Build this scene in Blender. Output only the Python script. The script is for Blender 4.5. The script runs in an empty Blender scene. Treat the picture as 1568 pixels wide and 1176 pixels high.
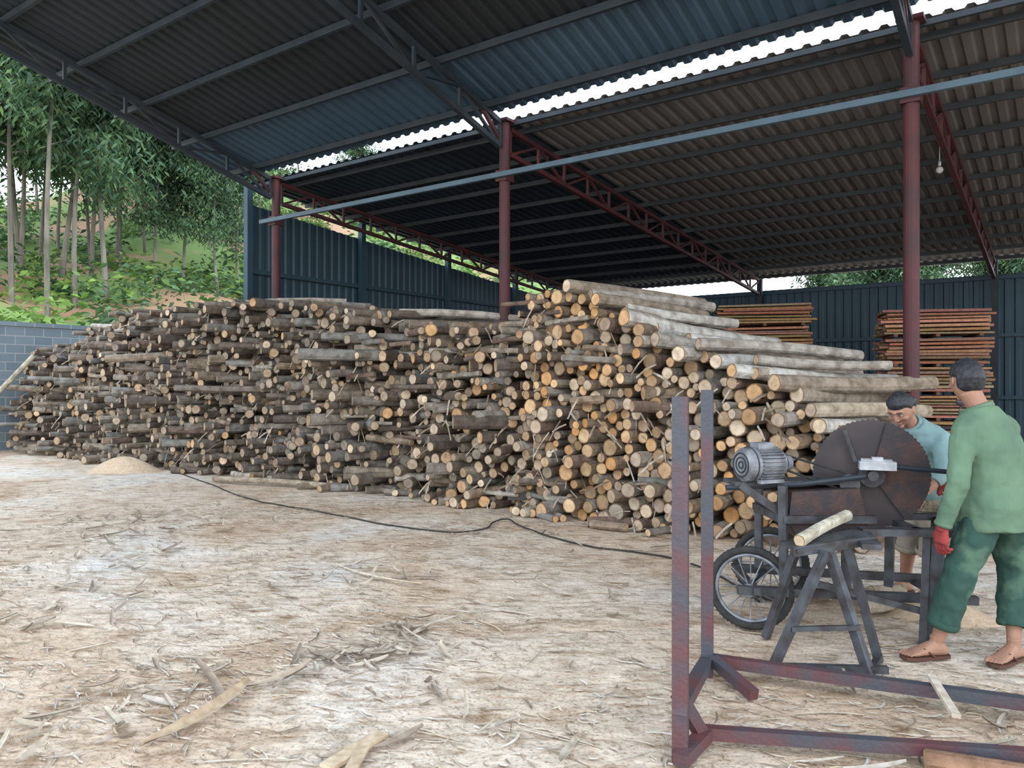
import bpy, math, random
import numpy as np
from mathutils import Vector, Matrix, noise
random.seed(7)
R=random.random
def U(a,b): return a+(b-a)*random.random()
# ---------------------------------------------------------------- axes
# world: +Y = view direction at the photographer's feet. Shed axes are rotated.
CS,SN=0.811,0.585
def B(bx,by,z=0.0):
    return Vector((bx*CS+by*SN,-bx*SN+by*CS,z))
def invB(X,Y): return (CS*X-SN*Y, SN*X+CS*Y)
UX=B(1,0,0); UY=B(0,1,0)
# ---------------------------------------------------------------- mesh builder
class MB:
    def __init__(s):
        s.v=[];s.f=[];s.m=[];s.c=[];s.e=[];s.col=(1,1,1);s.mat=0
    def av(s,p,e=0.0):
        s.v.append((p[0],p[1],p[2]));s.c.append(s.col);s.e.append(e);return len(s.v)-1
    def af(s,idx,mat=None):
        s.f.append(tuple(idx));s.m.append(s.mat if mat is None else mat)
    def beam(s,p0,p1,w,h=None,up=None):
        h=h or w
        p0=Vector(p0);p1=Vector(p1);d=(p1-p0).normalized()
        u=Vector(up) if up is not None else (Vector((0,0,1)) if abs(d.z)<0.95 else Vector((SN,CS,0)))
        a=d.cross(u).normalized();b=a.cross(d).normalized()
        i=[]
        for p in (p0,p1):
            for sa,sb in ((-1,-1),(1,-1),(1,1),(-1,1)):
                i.append(s.av(p+a*sa*w/2+b*sb*h/2))
        for q in ((3,2,1,0),(4,5,6,7),(0,1,5,4),(1,2,6,5),(2,3,7,6),(3,0,4,7)):
            s.af([i[k] for k in q])
    def box(s,c,sx,sy,sz,yaw=0):
        c=Vector(c);d=Vector((math.cos(yaw),math.sin(yaw),0))
        s.beam(c-d*sx/2,c+d*sx/2,sy,sz)
    def rings(s,rs,cap=True,close=False):
        ids=[[s.av(p) for p in r] for r in rs]
        n=len(ids[0]);L=len(ids)
        for k in range(L if close else L-1):
            a=ids[k];b=ids[(k+1)%L]
            for j in range(n):
                s.af((a[j],a[(j+1)%n],b[(j+1)%n],b[j]))
        if cap and not close:
            s.af(list(reversed(ids[0])));s.af(ids[-1])
    def tube(s,pts,rad,n=8,cap=True,close=False,flat=1.0,ref=None):
        pts=[Vector(p) for p in pts]
        if not hasattr(rad,'__len__'): rad=[rad]*len(pts)
        L=len(pts);rs=[];a=None
        for k in range(L):
            if close: d=(pts[(k+1)%L]-pts[k-1]).normalized()
            else: d=(pts[min(k+1,L-1)]-pts[max(k-1,0)]).normalized()
            if a is None:
                u=Vector(ref) if ref is not None else (Vector((0,0,1)) if abs(d.z)<0.9 else Vector((0,1,0)))
                a=d.cross(u).normalized()
            else:
                a=(a-d*a.dot(d)).normalized()
            b=d.cross(a)
            rs.append([pts[k]+(a*math.cos(t)+b*math.sin(t)*flat)*rad[k] for t in [2*math.pi*j/n for j in range(n)]])
        s.rings(rs,cap,close)
    def torus(s,c,nrm,Rm,r,n=40,m=8,flat=1.0):
        nrm=Vector(nrm).normalized();u=nrm.cross(Vector((0,0,1)))
        if u.length<.1:u=Vector((1,0,0))
        u.normalize();w=nrm.cross(u);c=Vector(c);rs=[]
        for k in range(n):
            t=2*math.pi*k/n;o=u*math.cos(t)+w*math.sin(t)
            rs.append([c+o*(Rm+r*math.cos(q))+nrm*r*flat*math.sin(q) for q in [2*math.pi*j/m for j in range(m)]])
        s.rings(rs,False,True)
    def disc(s,c,nrm,rfn,th,n=64,a0=0,a1=2*math.pi):
        nrm=Vector(nrm).normalized();u=nrm.cross(Vector((0,0,1))).normalized();w=nrm.cross(u)*-1;c=Vector(c)
        full=abs(a1-a0-2*math.pi)<1e-6
        pts=[]
        for k in range(n if full else n+1):
            t=a0+(a1-a0)*k/n;r=rfn(k) if callable(rfn) else rfn
            pts.append(c+(u*math.cos(t)+w*math.sin(t))*r)
        if not full: pts.append(c)
        f=[s.av(p+nrm*th/2) for p in pts];b=[s.av(p-nrm*th/2) for p in pts]
        s.af(f);s.af(list(reversed(b)))
        N=len(pts)
        for k in range(N): s.af((f[k],b[k],b[(k+1)%N],f[(k+1)%N]))
    def ball(s,c,rx,ry=None,rz=None,M=None,n=12,m=8,fn=None):
        ry=ry or rx;rz=rz or rx;c=Vector(c)
        ids=[]
        for i in range(1,m):
            ph=math.pi*i/m;row=[]
            for j in range(n):
                th=2*math.pi*j/n
                p=Vector((rx*math.sin(ph)*math.cos(th),ry*math.sin(ph)*math.sin(th),rz*math.cos(ph)))
                if fn:p=fn(p)
                if M:p=M@p
                row.append(s.av(c+p))
            ids.append(row)
        def P(z):
            p=Vector((0,0,z))
            if fn:p=fn(p)
            if M:p=M@p
            return s.av(c+p)
        t=P(rz);bt=P(-rz)
        for j in range(n):
            s.af((t,ids[0][j],ids[0][(j+1)%n]));s.af((bt,ids[-1][(j+1)%n],ids[-1][j]))
        for i in range(len(ids)-1):
            for j in range(n): s.af((ids[i][j],ids[i+1][j],ids[i+1][(j+1)%n],ids[i][(j+1)%n]))
    def obj(s,name,mats,parent=None,smooth=False,loc=None):
        me=bpy.data.meshes.new(name);me.from_pydata(s.v,[],s.f)
        for m in (mats if isinstance(mats,(list,tuple)) else [mats]): me.materials.append(m)
        me.polygons.foreach_set('material_index',s.m)
        if smooth: me.polygons.foreach_set('use_smooth',[True]*len(s.f))
        ca=me.color_attributes.new('Col','FLOAT_COLOR','POINT')
        arr=np.ones((len(s.v),4),dtype=np.float32);arr[:,:3]=np.array(s.c,dtype=np.float32).reshape(-1,3)
        ca.data.foreach_set('color',arr.ravel())
        if any(s.e):
            at=me.attributes.new('er','FLOAT','POINT');at.data.foreach_set('value',s.e)
        me.update()
        o=bpy.data.objects.new(name,me);bpy.context.scene.collection.objects.link(o)
        if parent:o.parent=parent
        return o
def empty(name):
    o=bpy.data.objects.new(name,None);bpy.context.scene.collection.objects.link(o);return o
# ---------------------------------------------------------------- materials
def mat(name,c1,c2=None,scale=4,rough=.75,metal=0,bump=0,bscale=30,vcol=False,lo=.35,hi=.65,detail=5,spec=.3,stretch=None,trans=0):
    m=bpy.data.materials.new(name);m.use_nodes=True;nt=m.node_tree;N=nt.nodes;L=nt.links
    bs=N['Principled BSDF'];bs.inputs['Roughness'].default_value=rough;bs.inputs['Metallic'].default_value=metal
    bs.inputs['Specular IOR Level'].default_value=spec
    tc=N.new('ShaderNodeTexCoord');mp=N.new('ShaderNodeMapping');L.new(tc.outputs['Object'],mp.inputs[0])
    if stretch: mp.inputs['Scale'].default_value=stretch
    nz=N.new('ShaderNodeTexNoise');nz.inputs['Scale'].default_value=scale;nz.inputs['Detail'].default_value=detail
    L.new(mp.outputs[0],nz.inputs['Vector'])
    cr=N.new('ShaderNodeValToRGB');L.new(nz.outputs['Fac'],cr.inputs[0])
    c2=c2 or tuple(x*.75 for x in c1)
    cr.color_ramp.elements[0].position=lo;cr.color_ramp.elements[1].position=hi
    cr.color_ramp.elements[0].color=(*c1,1);cr.color_ramp.elements[1].color=(*c2,1)
    out=cr.outputs[0]
    if vcol:
        at=N.new('ShaderNodeAttribute');at.attribute_name='Col'
        mx=N.new('ShaderNodeMix');mx.data_type='RGBA';mx.blend_type='MULTIPLY';mx.inputs[0].default_value=1
        L.new(at.outputs['Color'],mx.inputs[6]);L.new(out,mx.inputs[7]);out=mx.outputs[2]
    L.new(out,bs.inputs['Base Color'])
    if bump:
        n2=N.new('ShaderNodeTexNoise');n2.inputs['Scale'].default_value=bscale;n2.inputs['Detail'].default_value=4
        L.new(mp.outputs[0],n2.inputs['Vector'])
        b=N.new('ShaderNodeBump');b.inputs['Strength'].default_value=bump;b.inputs['Distance'].default_value=.02
        L.new(n2.outputs['Fac'],b.inputs['Height']);L.new(b.outputs[0],bs.inputs['Normal'])
    if trans:
        tr=N.new('ShaderNodeBsdfTranslucent');L.new(out,tr.inputs['Color'])
        ms=N.new('ShaderNodeMixShader');ms.inputs[0].default_value=trans
        L.new(bs.outputs[0],ms.inputs[1]);L.new(tr.outputs[0],ms.inputs[2]);L.new(ms.outputs[0],N['Material Output'].inputs[0])
    return m
M_bark=mat('log_bark',(1,1,1),(.5,.47,.44),scale=9,rough=.9,bump=.8,bscale=28,vcol=True,lo=.38,hi=.66)
M_steel_dark=mat('painted_steel_dark',(.016,.022,.028),(.026,.032,.038),scale=3,rough=.6)
M_purlinF=mat('purlin_grey_steel',(.035,.038,.042),(.025,.028,.03),scale=3,rough=.6)
M_steel_red=mat('primer_red_steel',(.075,.017,.02),(.042,.016,.019),scale=3,rough=.55)
M_steel_blue=mat('galvanised_tie',(.075,.12,.15),(.06,.09,.12),scale=3,rough=.5)
M_roofN=mat('roof_sheet_underside',(.020,.026,.032),(.017,.019,.021),scale=.5,rough=.6,metal=.1)
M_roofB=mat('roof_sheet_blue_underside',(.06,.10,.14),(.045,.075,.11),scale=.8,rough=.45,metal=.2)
M_roofF=mat('roof_sheet_beige_underside',(.135,.122,.115),(.105,.097,.094),scale=.5,rough=.6)
M_roofD=mat('roof_sheet_shaded_underside',(.022,.032,.042),(.017,.024,.032),scale=.5,rough=.6)  # darker far-roof sheet: shade of the left bay put into the colour
M_wall=mat('corrugated_wall_blue',(.03,.06,.082),(.022,.046,.062),scale=.8,rough=.5)
M_rust=mat('rusty_steel',(.04,.034,.036),(.085,.045,.038),scale=9,rough=.65,metal=.3,bump=.2,bscale=60,lo=.45,hi=.7)
M_greysteel=mat('worn_grey_steel',(.085,.09,.10),(.045,.04,.04),scale=12,rough=.55,metal=.4)
M_lightmetal=mat('cast_light_metal',(.25,.26,.28),(.12,.12,.13),scale=14,rough=.5,metal=.3)
M_blade=mat('saw_blade_steel',(.035,.03,.032),(.055,.043,.043),scale=5,rough=.5,metal=.3)
M_rubber=mat('rubber_black',(.02,.02,.02),(.035,.033,.03),scale=20,rough=.8)
def end_mat():
    m=mat('log_cut_end',(1,1,1),(.72,.66,.6),scale=14,rough=.85,vcol=True)
    nt=m.node_tree;N=nt.nodes;L=nt.links
    at=N.new('ShaderNodeAttribute');at.attribute_name='er'
    cr=N.new('ShaderNodeValToRGB');e=cr.color_ramp.elements
    e[0].position=0;e[0].color=(.72,.6,.5,1);e[1].position=1;e[1].color=(.25,.2,.16,1)
    for p,c in ((.08,(.8,.7,.6,1)),(.12,(1,1,1,1)),(.35,(.93,.9,.86,1)),(.55,(1.0,1.0,1.0,1)),(.84,(.93,.9,.86,1)),(.91,(.36,.28,.21,1))):
        k=e.new(p);k.color=c
    L.new(at.outputs['Fac'],cr.inputs[0])
    bs=N['Principled BSDF'];src=bs.inputs['Base Color'].links[0].from_socket
    mx=N.new('ShaderNodeMix');mx.data_type='RGBA';mx.blend_type='MULTIPLY';mx.inputs[0].default_value=1
    L.new(src,mx.inputs[6]);L.new(cr.outputs[0],mx.inputs[7]);L.new(mx.outputs[2],bs.inputs['Base Color'])
    return m
M_end=end_mat()
# ---------------------------------------------------------------- ground
def g_noise(x,y): return .018*noise.noise(Vector((x*.9,y*.9,0)))+.01*noise.noise(Vector((x*4,y*4,3)))
def ground():
    xs=np.concatenate([np.linspace(-60,-9,35)[:-1],np.arange(-9,7,.09),np.linspace(7,60,30)])
    ys=np.concatenate([np.linspace(-12,1.2,8)[:-1],np.arange(1.2,11,.09),np.linspace(11,80,40)])
    v=[(x,y,g_noise(x,y)-.01 if 0<y<14 and abs(x)<14 else -.01) for y in ys for x in xs]
    nx=len(xs);f=[(j*nx+i,j*nx+i+1,(j+1)*nx+i+1,(j+1)*nx+i) for j in range(len(ys)-1) for i in range(nx-1)]
    me=bpy.data.meshes.new('ground');me.from_pydata(v,[],f);me.polygons.foreach_set('use_smooth',[True]*len(f))
    o=bpy.data.objects.new('ground',me);bpy.context.scene.collection.objects.link(o)
    m=bpy.data.materials.new('packed_dirt_sawdust');m.use_nodes=True;N=m.node_tree.nodes;L=m.node_tree.links;bs=N['Principled BSDF']
    bs.inputs['Roughness'].default_value=.95;bs.inputs['Specular IOR Level'].default_value=.1
    tc=N.new('ShaderNodeTexCoord')
    def nz(s,d=6,dist=0,st=None,rot=0):
        n=N.new('ShaderNodeTexNoise');n.inputs['Scale'].default_value=s;n.inputs['Detail'].default_value=d;n.inputs['Distortion'].default_value=dist
        if st:
            mp=N.new('ShaderNodeMapping');mp.inputs['Scale'].default_value=st;mp.inputs['Rotation'].default_value=(0,0,rot);L.new(tc.outputs['Object'],mp.inputs[0]);L.new(mp.outputs[0],n.inputs['Vector'])
        else: L.new(tc.outputs['Object'],n.inputs['Vector'])
        return n.outputs['Fac']
    def ramp(f,st):
        r=N.new('ShaderNodeValToRGB');e=r.color_ramp.elements
        e[0].position,e[0].color=st[0][0],(*st[0][1],1);e[1].position,e[1].color=st[-1][0],(*st[-1][1],1)
        for p,c in st[1:-1]: k=e.new(p);k.color=(*c,1)
        L.new(f,r.inputs[0]);return r.outputs[0]
    def mix(f,a,b,bt='MIX'):
        x=N.new('ShaderNodeMix');x.data_type='RGBA';x.blend_type=bt
        if isinstance(f,float):x.inputs[0].default_value=f
        else:L.new(f,x.inputs[0])
        L.new(a,x.inputs[6]);L.new(b,x.inputs[7]);return x.outputs[2]
    base=ramp(nz(.5,6,.7),[(.32,(.40,.29,.205)),(.44,(.53,.425,.33)),(.56,(.59,.51,.425)),(.68,(.58,.55,.51))])
    fine=ramp(nz(5,9,.4),[(.3,(.66,.58,.50)),(.46,(.95,.92,.89)),(.7,(1.1,1.08,1.06))])
    streak=ramp(nz(9,7,.5,(.35,1.6,1),.55),[(.34,(.62,.54,.46)),(.45,(1,1,1)),(.68,(1.1,1.09,1.08))])
    grit=ramp(nz(60,4),[(.33,(.58,.5,.43)),(.47,(1,1,1)),(.7,(1.08,1.08,1.08))])
    c=mix(1.0,base,fine,'MULTIPLY');c=mix(.8,c,streak,'MULTIPLY');c=mix(.8,c,grit,'MULTIPLY')
    L.new(c,bs.inputs['Base Color'])
    b=N.new('ShaderNodeBump');b.inputs['Strength'].default_value=.75;b.inputs['Distance'].default_value=.03
    L.new(nz(14,8),b.inputs['Height']);L.new(b.outputs[0],bs.inputs['Normal'])
    me.materials.append(m)
    # dark floor sheet added behind the log pile to cut bounced light
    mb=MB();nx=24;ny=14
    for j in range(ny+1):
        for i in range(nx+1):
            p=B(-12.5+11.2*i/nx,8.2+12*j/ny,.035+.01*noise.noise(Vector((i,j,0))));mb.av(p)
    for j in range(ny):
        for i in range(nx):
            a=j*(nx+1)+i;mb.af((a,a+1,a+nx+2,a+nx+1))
    mb.obj('floor_store_bounce_cut',mat('bounce_cut_dark',(.09,.07,.055),(.05,.04,.033),scale=2,rough=1,bump=.4),smooth=True)
ground()
# ---------------------------------------------------------------- hillside
def hz(bx,by):
    t=max(0,min(1,(-19.75-bx)/.6)); s=max(0,-20.3-bx)
    fac=max(.35,min(1.05,.5+.5*(by-12)/18))
    rise=min(s,26)*.50*fac + max(0,s-26)*.03
    return 2.7*t+rise+ (min(1,s/4)*(1.1*noise.noise(Vector((bx*.15,by*.15,0)))+.4*noise.noise(Vector((bx*.5,by*.5,5)))))
def hill():
    mb=MB();xs=np.concatenate([np.array([-19.7,-19.9,-20.3]),np.linspace(-21,-75,70)]);ys=np.linspace(-14,75,100)
    for y in ys:
        for x in xs: mb.av(B(x,y,hz(x,y)))
    nx=len(xs)
    for j in range(len(ys)-1):
        for i in range(nx-1): mb.af((j*nx+i,(j+1)*nx+i,(j+1)*nx+i+1,j*nx+i+1))
    m=mat('hillside_grass_and_clay',(.32,.19,.11),(.15,.22,.06),scale=.22,rough=.95,bump=.6,bscale=3,lo=.42,hi=.5,detail=8)
    mb.obj('hillside',m,smooth=True)
hill()
def M_leafmat(n,t=.25): return mat(n,(1,1,1),(.6,.7,.55),scale=1.5,rough=.6,vcol=True,trans=t)
M_leaf=M_leafmat('acacia_leaves');M_trunk=mat('pale_trunk',(.20,.175,.14),(.09,.08,.068),scale=3,rough=.9,bump=.4,stretch=(1,1,.3))
def leafquad(mb,p,L,w,droop):
    th=U(0,6.28);d=Vector((math.cos(th),math.sin(th),-droop+U(-.5,.5))).normalized()
    s=d.cross(Vector((U(-1,1),U(-1,1),U(.2,1)))).normalized()
    a=mb.av(p);b=mb.av(p+d*L*.5+s*w);c=mb.av(p+d*L-Vector((0,0,L*.15)));e=mb.av(p+d*L*.5-s*w)
    mb.af((a,b,c,e),1)
def tree_mesh(name,H,crown0,spread,nl,seed):
    random.seed(seed);mb=MB();lean=Vector((U(-.08,.08),U(-.08,.08),0));pts=[]
    for k in range(9):
        t=k/8;pts.append(Vector((lean.x*H*t*t+.15*math.sin(t*5+seed),lean.y*H*t*t+.12*math.cos(t*4+seed),H*t)))
    mb.tube([pts[0]-Vector((0,0,.6))]+pts,[.10]+[.09*(1-.85*k/8) for k in range(9)],7)
    tips=[]
    for i in range(48):
        t=crown0+(.98-crown0)*R()**.8;k=min(7,int(t*8));p=pts[k].lerp(pts[k+1],t*8-k)
        th=U(0,6.28);l=spread*(1.15-t*.65)*U(.6,1.2)
        e=p+Vector((math.cos(th)*l,math.sin(th)*l,l*U(.2,.75)));mid=p.lerp(e,.5)+Vector((0,0,-.08*l))
        mb.tube([p,mid,e],[.03,.02,.008],4);tips.append((p,mid,e,U(.5,1.2)))
    for i in range(nl):
        p,mid,e,g0=random.choice(tips);t=U(.25,1.15)
        q=(p.lerp(mid,t*2) if t<.5 else mid.lerp(e,t*2-1))+Vector((random.gauss(0,.30),random.gauss(0,.30),random.gauss(0,.28)-.1))
        g=U(.6,1.3)*g0;y=U(0,1)
        mb.col=((.065+.065*y)*g,(.135+.06*y)*g,(.09-.01*y)*g)
        leafquad(mb,q,U(.20,.36),U(.03,.055),.8)
    return mb.obj(name,[M_trunk,M_leaf])
tm=[tree_mesh('acacia_tree',14,.30,2.4,12000,1),tree_mesh('acacia_tree',12,.33,2.2,10500,2),tree_mesh('acacia_tree',9,.30,2.1,8000,3),tree_mesh('acacia_tree',15,.36,2.4,12000,4)]
used=[False]*4
def put_tree(a,d,k,s=1.0):
    X,Y=a*d,d;bx,by=invB(X,Y)
    z=hz(bx,by) if bx<-19.7 else 0
    if not used[k]: o=tm[k];used[k]=True
    else:
        o=bpy.data.objects.new('acacia_tree',tm[k].data);bpy.context.scene.collection.objects.link(o)
    o.location=(X,Y,z-.1);o.rotation_euler=(U(-.05,.05),U(-.05,.05),U(0,6));o.scale=(s,s,s)
random.seed(11)
for a,d,k,s in ((-.655,24,0,1),(-.69,22.5,3,1),(-.633,27,1,1),(-.606,23.2,3,.95),(-.564,25,0,.95),(-.548,29,1,1),(-.53,26,2,1.1),(-.505,31,3,.75),(-.48,35,1,.8),
  (-.424,31,2,.85),(-.395,38,2,.9),(-.36,34,2,.8),(-.74,25,0,1),(-.80,23,1,1),(-.59,34,0,.85),(-.67,33,3,.9),(-.45,42,2,.9),(-.33,43,2,.9),(-.62,40,1,.95),
  (-.28,48,1,.8),(-.2,55,1,.8),(-.645,29,2,1.2),(-.58,28,2,1.15),(-.515,34,2,1.1),(-.7,28,1,1),(-.61,31,0,.9),(-.46,30,2,.8),(-.55,32,0,.85),(-.49,39,0,.7),(-.38,30,2,.7)):
    put_tree(a,d,k,s)
for X,Y,s in ((19.5,46,.7),(22,47,.75),(25,45,.75),(29,47,.75),(34,50,.8),(38,46,.8),(24,52,.7),(42,50,.8),(31,44,.7)):
    o=bpy.data.objects.new('acacia_tree',tm[2].data);bpy.context.scene.collection.objects.link(o);o.location=(X,Y,0);o.rotation_euler=(0,0,X);o.scale=(s*1.7,s*1.7,s*1.45)
mb=MB()
for i in range(380):
    bx=-U(20.5,52);by=U(4,48);z=hz(bx,by);c=B(bx,by,z);r=U(.5,1.5);g=U(.7,1.4)
    base=(.17*g,.26*g,.06*g) if R()<.5 else (.08*g,.145*g,.06*g)
    for k in range(90):
        t=U(0,6.28);rr=r*math.sqrt(R());h=abs(random.gauss(0,.45))*r
        f=U(.6,1.2);mb.col=tuple(x*f for x in base)
        leafquad(mb,c+Vector((math.cos(t)*rr,math.sin(t)*rr,h)),U(.2,.45),U(.04,.09),.1)
mb.m=[0]*len(mb.m)
mb.obj('hillside_shrubs',M_leaf)
def block_mat():
    m=bpy.data.materials.new('concrete_blocks');m.use_nodes=True;N=m.node_tree.nodes;L=m.node_tree.links;bs=N['Principled BSDF'];bs.inputs['Roughness'].default_value=.9
    tc=N.new('ShaderNodeTexCoord');mp=N.new('ShaderNodeMapping');mp.inputs['Rotation'].default_value=(math.radians(90),0,0)
    L.new(tc.outputs['Object'],mp.inputs[0])
    br=N.new('ShaderNodeTexBrick');br.inputs['Scale'].default_value=1.25;br.inputs['Color1'].default_value=(.11,.135,.15,1);br.inputs['Color2'].default_value=(.08,.10,.115,1);br.inputs['Mortar'].default_value=(.2,.2,.2,1)
    br.inputs['Mortar Size'].default_value=.012
    L.new(mp.outputs[0],br.inputs['Vector']);L.new(br.outputs[0],bs.inputs['Base Color']);return m
mb=MB();mb.beam((-17,0,1.4),(30,0,1.4),.2,2.85);mb.beam((-17,0,2.87),(30,0,2.87),.26,.1)
for k in range(12): mb.beam((-16+4*k,-.16,0),(-16+4*k,-.16,2.9),.25,.25)
o=mb.obj('retaining_block_wall',block_mat());o.location=B(-19.55,6,0);o.rotation_euler=(0,0,math.atan2(UY.y,UY.x))
# ---------------------------------------------------------------- shed
def corr(mb,o,ud,ul,vd,vl,nd,pitch=.2,dep=.03):
    o=Vector(o);ud=Vector(ud).normalized();vd=Vector(vd).normalized();nd=Vector(nd).normalized()
    prof=[];n=int(round(ul/pitch))
    for k in range(n):
        for t,h in ((0,0),(.28,0),(.42,1),(.72,1),(.86,0)): prof.append(((k+t)*pitch,h*dep))
    prof.append((n*pitch,0));prev=None
    for u,h in prof:
        a=mb.av(o+ud*u+nd*h);b=mb.av(o+ud*u+nd*h+vd*vl)
        if prev: mb.af((prev[0],a,b,prev[1]))
        prev=(a,b)
XL,XR=-12.7,5.4
COLS=[-11.75,-6.55,-1.31,3.95]
ZR=5.31;BYE=20.5;ZE=4.35;SF=(ZE-ZR)/(BYE-9.0)
def zfar(by): return ZR+SF*(by-9.0)
SNEAR=.27;ZN=5.36
def znear(by): return ZN+SNEAR*(8.7-by)
BY0=.8
sl=math.sqrt(1+SNEAR**2)
mb=MB();vd=B(0,-1,0)+Vector((0,0,SNEAR));corr(mb,B(XL,7.6,znear(7.6)),UX,XR-XL,vd,(7.6-BY0)*sl,(0,0,1),.2,.035)
mb.obj('near_roof_sheeting',M_roofN)
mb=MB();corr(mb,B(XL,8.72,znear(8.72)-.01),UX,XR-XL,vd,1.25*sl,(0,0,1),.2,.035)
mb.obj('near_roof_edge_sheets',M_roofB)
vd=UY+Vector((0,0,SF));mb=MB();corr(mb,B(-6.5,9.0,ZR),UX,XR+6.5,vd,(BYE+.3-9)*math.sqrt(1+SF*SF),(0,0,1),.2,.035)
mb.obj('far_roof_sheeting',M_roofF)
mb=MB();corr(mb,B(XL,9.0,ZR),UX,-6.5-XL,vd,(BYE+.3-9)*math.sqrt(1+SF*SF),(0,0,1),.2,.035)
mb.obj('far_roof_shaded_sheeting',M_roofD)  # left bay split off to carry its painted-in shade
mb=MB()
by=8.45
while by>BY0:
    mb.beam(B(XL,by,znear(by)-.055),B(XR,by,znear(by)-.055),.05,.09);by-=1.0
mb.obj('near_roof_purlins',M_steel_dark)
mb=MB();by=9.35
while by<BYE+.2:
    mb.beam(B(XL,by,zfar(by)-.04),B(XR,by,zfar(by)-.04),.045,.08);by+=1.0
mb.obj('far_roof_purlins',M_purlinF)
def truss(mb,p0,p1,h,n,w=.06):
    p0=Vector(p0);p1=Vector(p1);dz=Vector((0,0,-h))
    mb.beam(p0,p1,w,w);mb.beam(p0+dz,p1+dz,w,w)
    for k in range(n+1):
        a=p0.lerp(p1,k/n);mb.beam(a,a+dz,w*.6,w*.6)
        if k<n:
            b=p0.lerp(p1,(k+1)/n)
            if k%2: mb.beam(a,b+dz,w*.55,w*.55)
            else: mb.beam(a+dz,b,w*.55,w*.55)
for i,bx in enumerate(COLS):
    mb=MB()
    truss(mb,B(bx,8.78,ZN-.13),B(bx,BY0,znear(BY0)-.13),.34,9,.07)
    mb.obj('near_roof_truss',M_steel_dark)
    mb=MB();truss(mb,B(bx,9.03,ZR-.13),B(bx,BYE-.3,ZE-.13),.36,15,.065)
    mb.obj('far_roof_truss',M_steel_red)
    mb=MB();p=B(bx,8.9,0)
    mb.tube([p+Vector((0,0,-.02)),p+Vector((0,0,5.28))],.078,16)
    mb.beam(p,p+Vector((0,0,.02)),.3,.3)
    mb.beam(p+Vector((0,0,5.24)),p+Vector((0,0,5.28)),.26,.26)
    mb.beam(p+UX*-.02+Vector((0,0,4.9)),p-UY*.5+Vector((0,0,5.3)),.05,.05)
    mb.beam(p+Vector((0,0,4.4)),p+Vector((0,0,4.56)),.19,.19)
    mb.obj('steel_column',M_steel_red,smooth=False)
    mb=MB();p=B(bx,BYE-.28,0)
    mb.beam(p,p+Vector((0,0,ZE-.1)),.12,.12);mb.beam(p,p+Vector((0,0,.02)),.24,.24)
    mb.obj('rear_eave_post',M_steel_dark)
mb=MB();mb.beam(B(COLS[0]-.3,8.78,4.48),B(XR,8.78,4.48),.06,.07)
mb.obj('horizontal_tie_beam',M_steel_blue)
mb=MB();mb.beam(B(XL,9.0,5.25),B(XR,9.0,5.25),.05,.06);mb.obj('eave_beam',M_steel_dark)
mb=MB()
corr(mb,B(XL,8.9,0),UY,11.6,(0,0,1),4.62,-UX,.2,.03)
for i,(x,y,z) in enumerate(mb.v):
    if z>1: 
        by=invB(x,y)[1];mb.v[i]=(x,y,zfar(by)-.36)
for z in (1.2,2.6,3.65): mb.beam(B(XL+.07,8.9,z),B(XL+.07,BYE,z),.06,.08)
for by in (8.9,11.8,14.7,17.6,20.3): mb.beam(B(XL+.12,by,0),B(XL+.12,by,zfar(by)-.05),.12,.12)
mb.obj('wall_left',M_wall)
mb=MB();corr(mb,B(XL,BYE,0),UX,XR-XL+8,(0,0,1),3.98,UY,.2,.03)
for z in (1.2,2.6,3.9): mb.beam(B(XL,BYE-.06,z),B(XR+8,BYE-.06,z),.06,.08)
mb.obj('wall_back',M_wall)
mb=MB();mb.tube([B(-1.5,12.7,4.98),B(-1.5,12.7,4.72)],.006,5);mb.tube([B(-1.5,12.7,4.73),B(-1.5,12.7,4.67)],.02,8)
mb.ball(B(-1.5,12.7,4.61),.05,n=14,m=10)
mb.obj('hanging_light_bulb',[mat('frosted_glass',(.6,.6,.58),rough=.3)],smooth=True)
# ---------------------------------------------------------------- logs
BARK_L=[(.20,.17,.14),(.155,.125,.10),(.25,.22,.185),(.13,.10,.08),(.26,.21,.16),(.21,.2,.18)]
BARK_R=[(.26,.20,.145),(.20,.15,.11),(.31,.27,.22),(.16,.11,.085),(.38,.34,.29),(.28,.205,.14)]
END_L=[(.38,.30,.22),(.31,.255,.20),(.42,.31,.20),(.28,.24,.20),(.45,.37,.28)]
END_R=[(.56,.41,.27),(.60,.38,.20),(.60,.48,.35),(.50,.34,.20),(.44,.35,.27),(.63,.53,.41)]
def add_log(mb,p,d,L,r,cb,ce,n=10,bend=.01,nr=4):
    p=Vector(p);d=Vector(d).normalized();a=d.cross(Vector((0,0,1))).normalized();b=a.cross(d)
    ph=U(0,6.28);irr=[1+U(-.07,.07) for _ in range(n)];ba=U(0,6.28);prev=None;ring0=ring1=None
    for k in range(nr):
        t=k/(nr-1);off=(a*math.cos(ba)+b*math.sin(ba))*bend*L*math.sin(math.pi*t)
        rk=r*(1+U(-.04,.04)-.08*t);pts=[p+d*L*t+off+(a*math.cos(ph+6.2832*j/n)+b*math.sin(ph+6.2832*j/n))*rk*irr[j] for j in range(n)]
        mb.col=cb;ids=[mb.av(q) for q in pts]
        if prev:
            for j in range(n): mb.af((prev[j],prev[(j+1)%n],ids[(j+1)%n],ids[j]),0)
        prev=ids
        if k==0:ring0=pts
        if k==nr-1:ring1=pts
    mb.col=ce
    for pts,sg in ((ring0,1),(ring1,-1)):
        c=Vector((0,0,0))
        for q in pts:c+=q
        c/=n;ci=mb.av(c,0.001);ids=[mb.av(q,1.0) for q in pts]
        for j in range(n):
            f=(ci,ids[(j+1)%n],ids[j]) if sg>0 else (ci,ids[j],ids[(j+1)%n]);mb.af(f,1)
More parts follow.
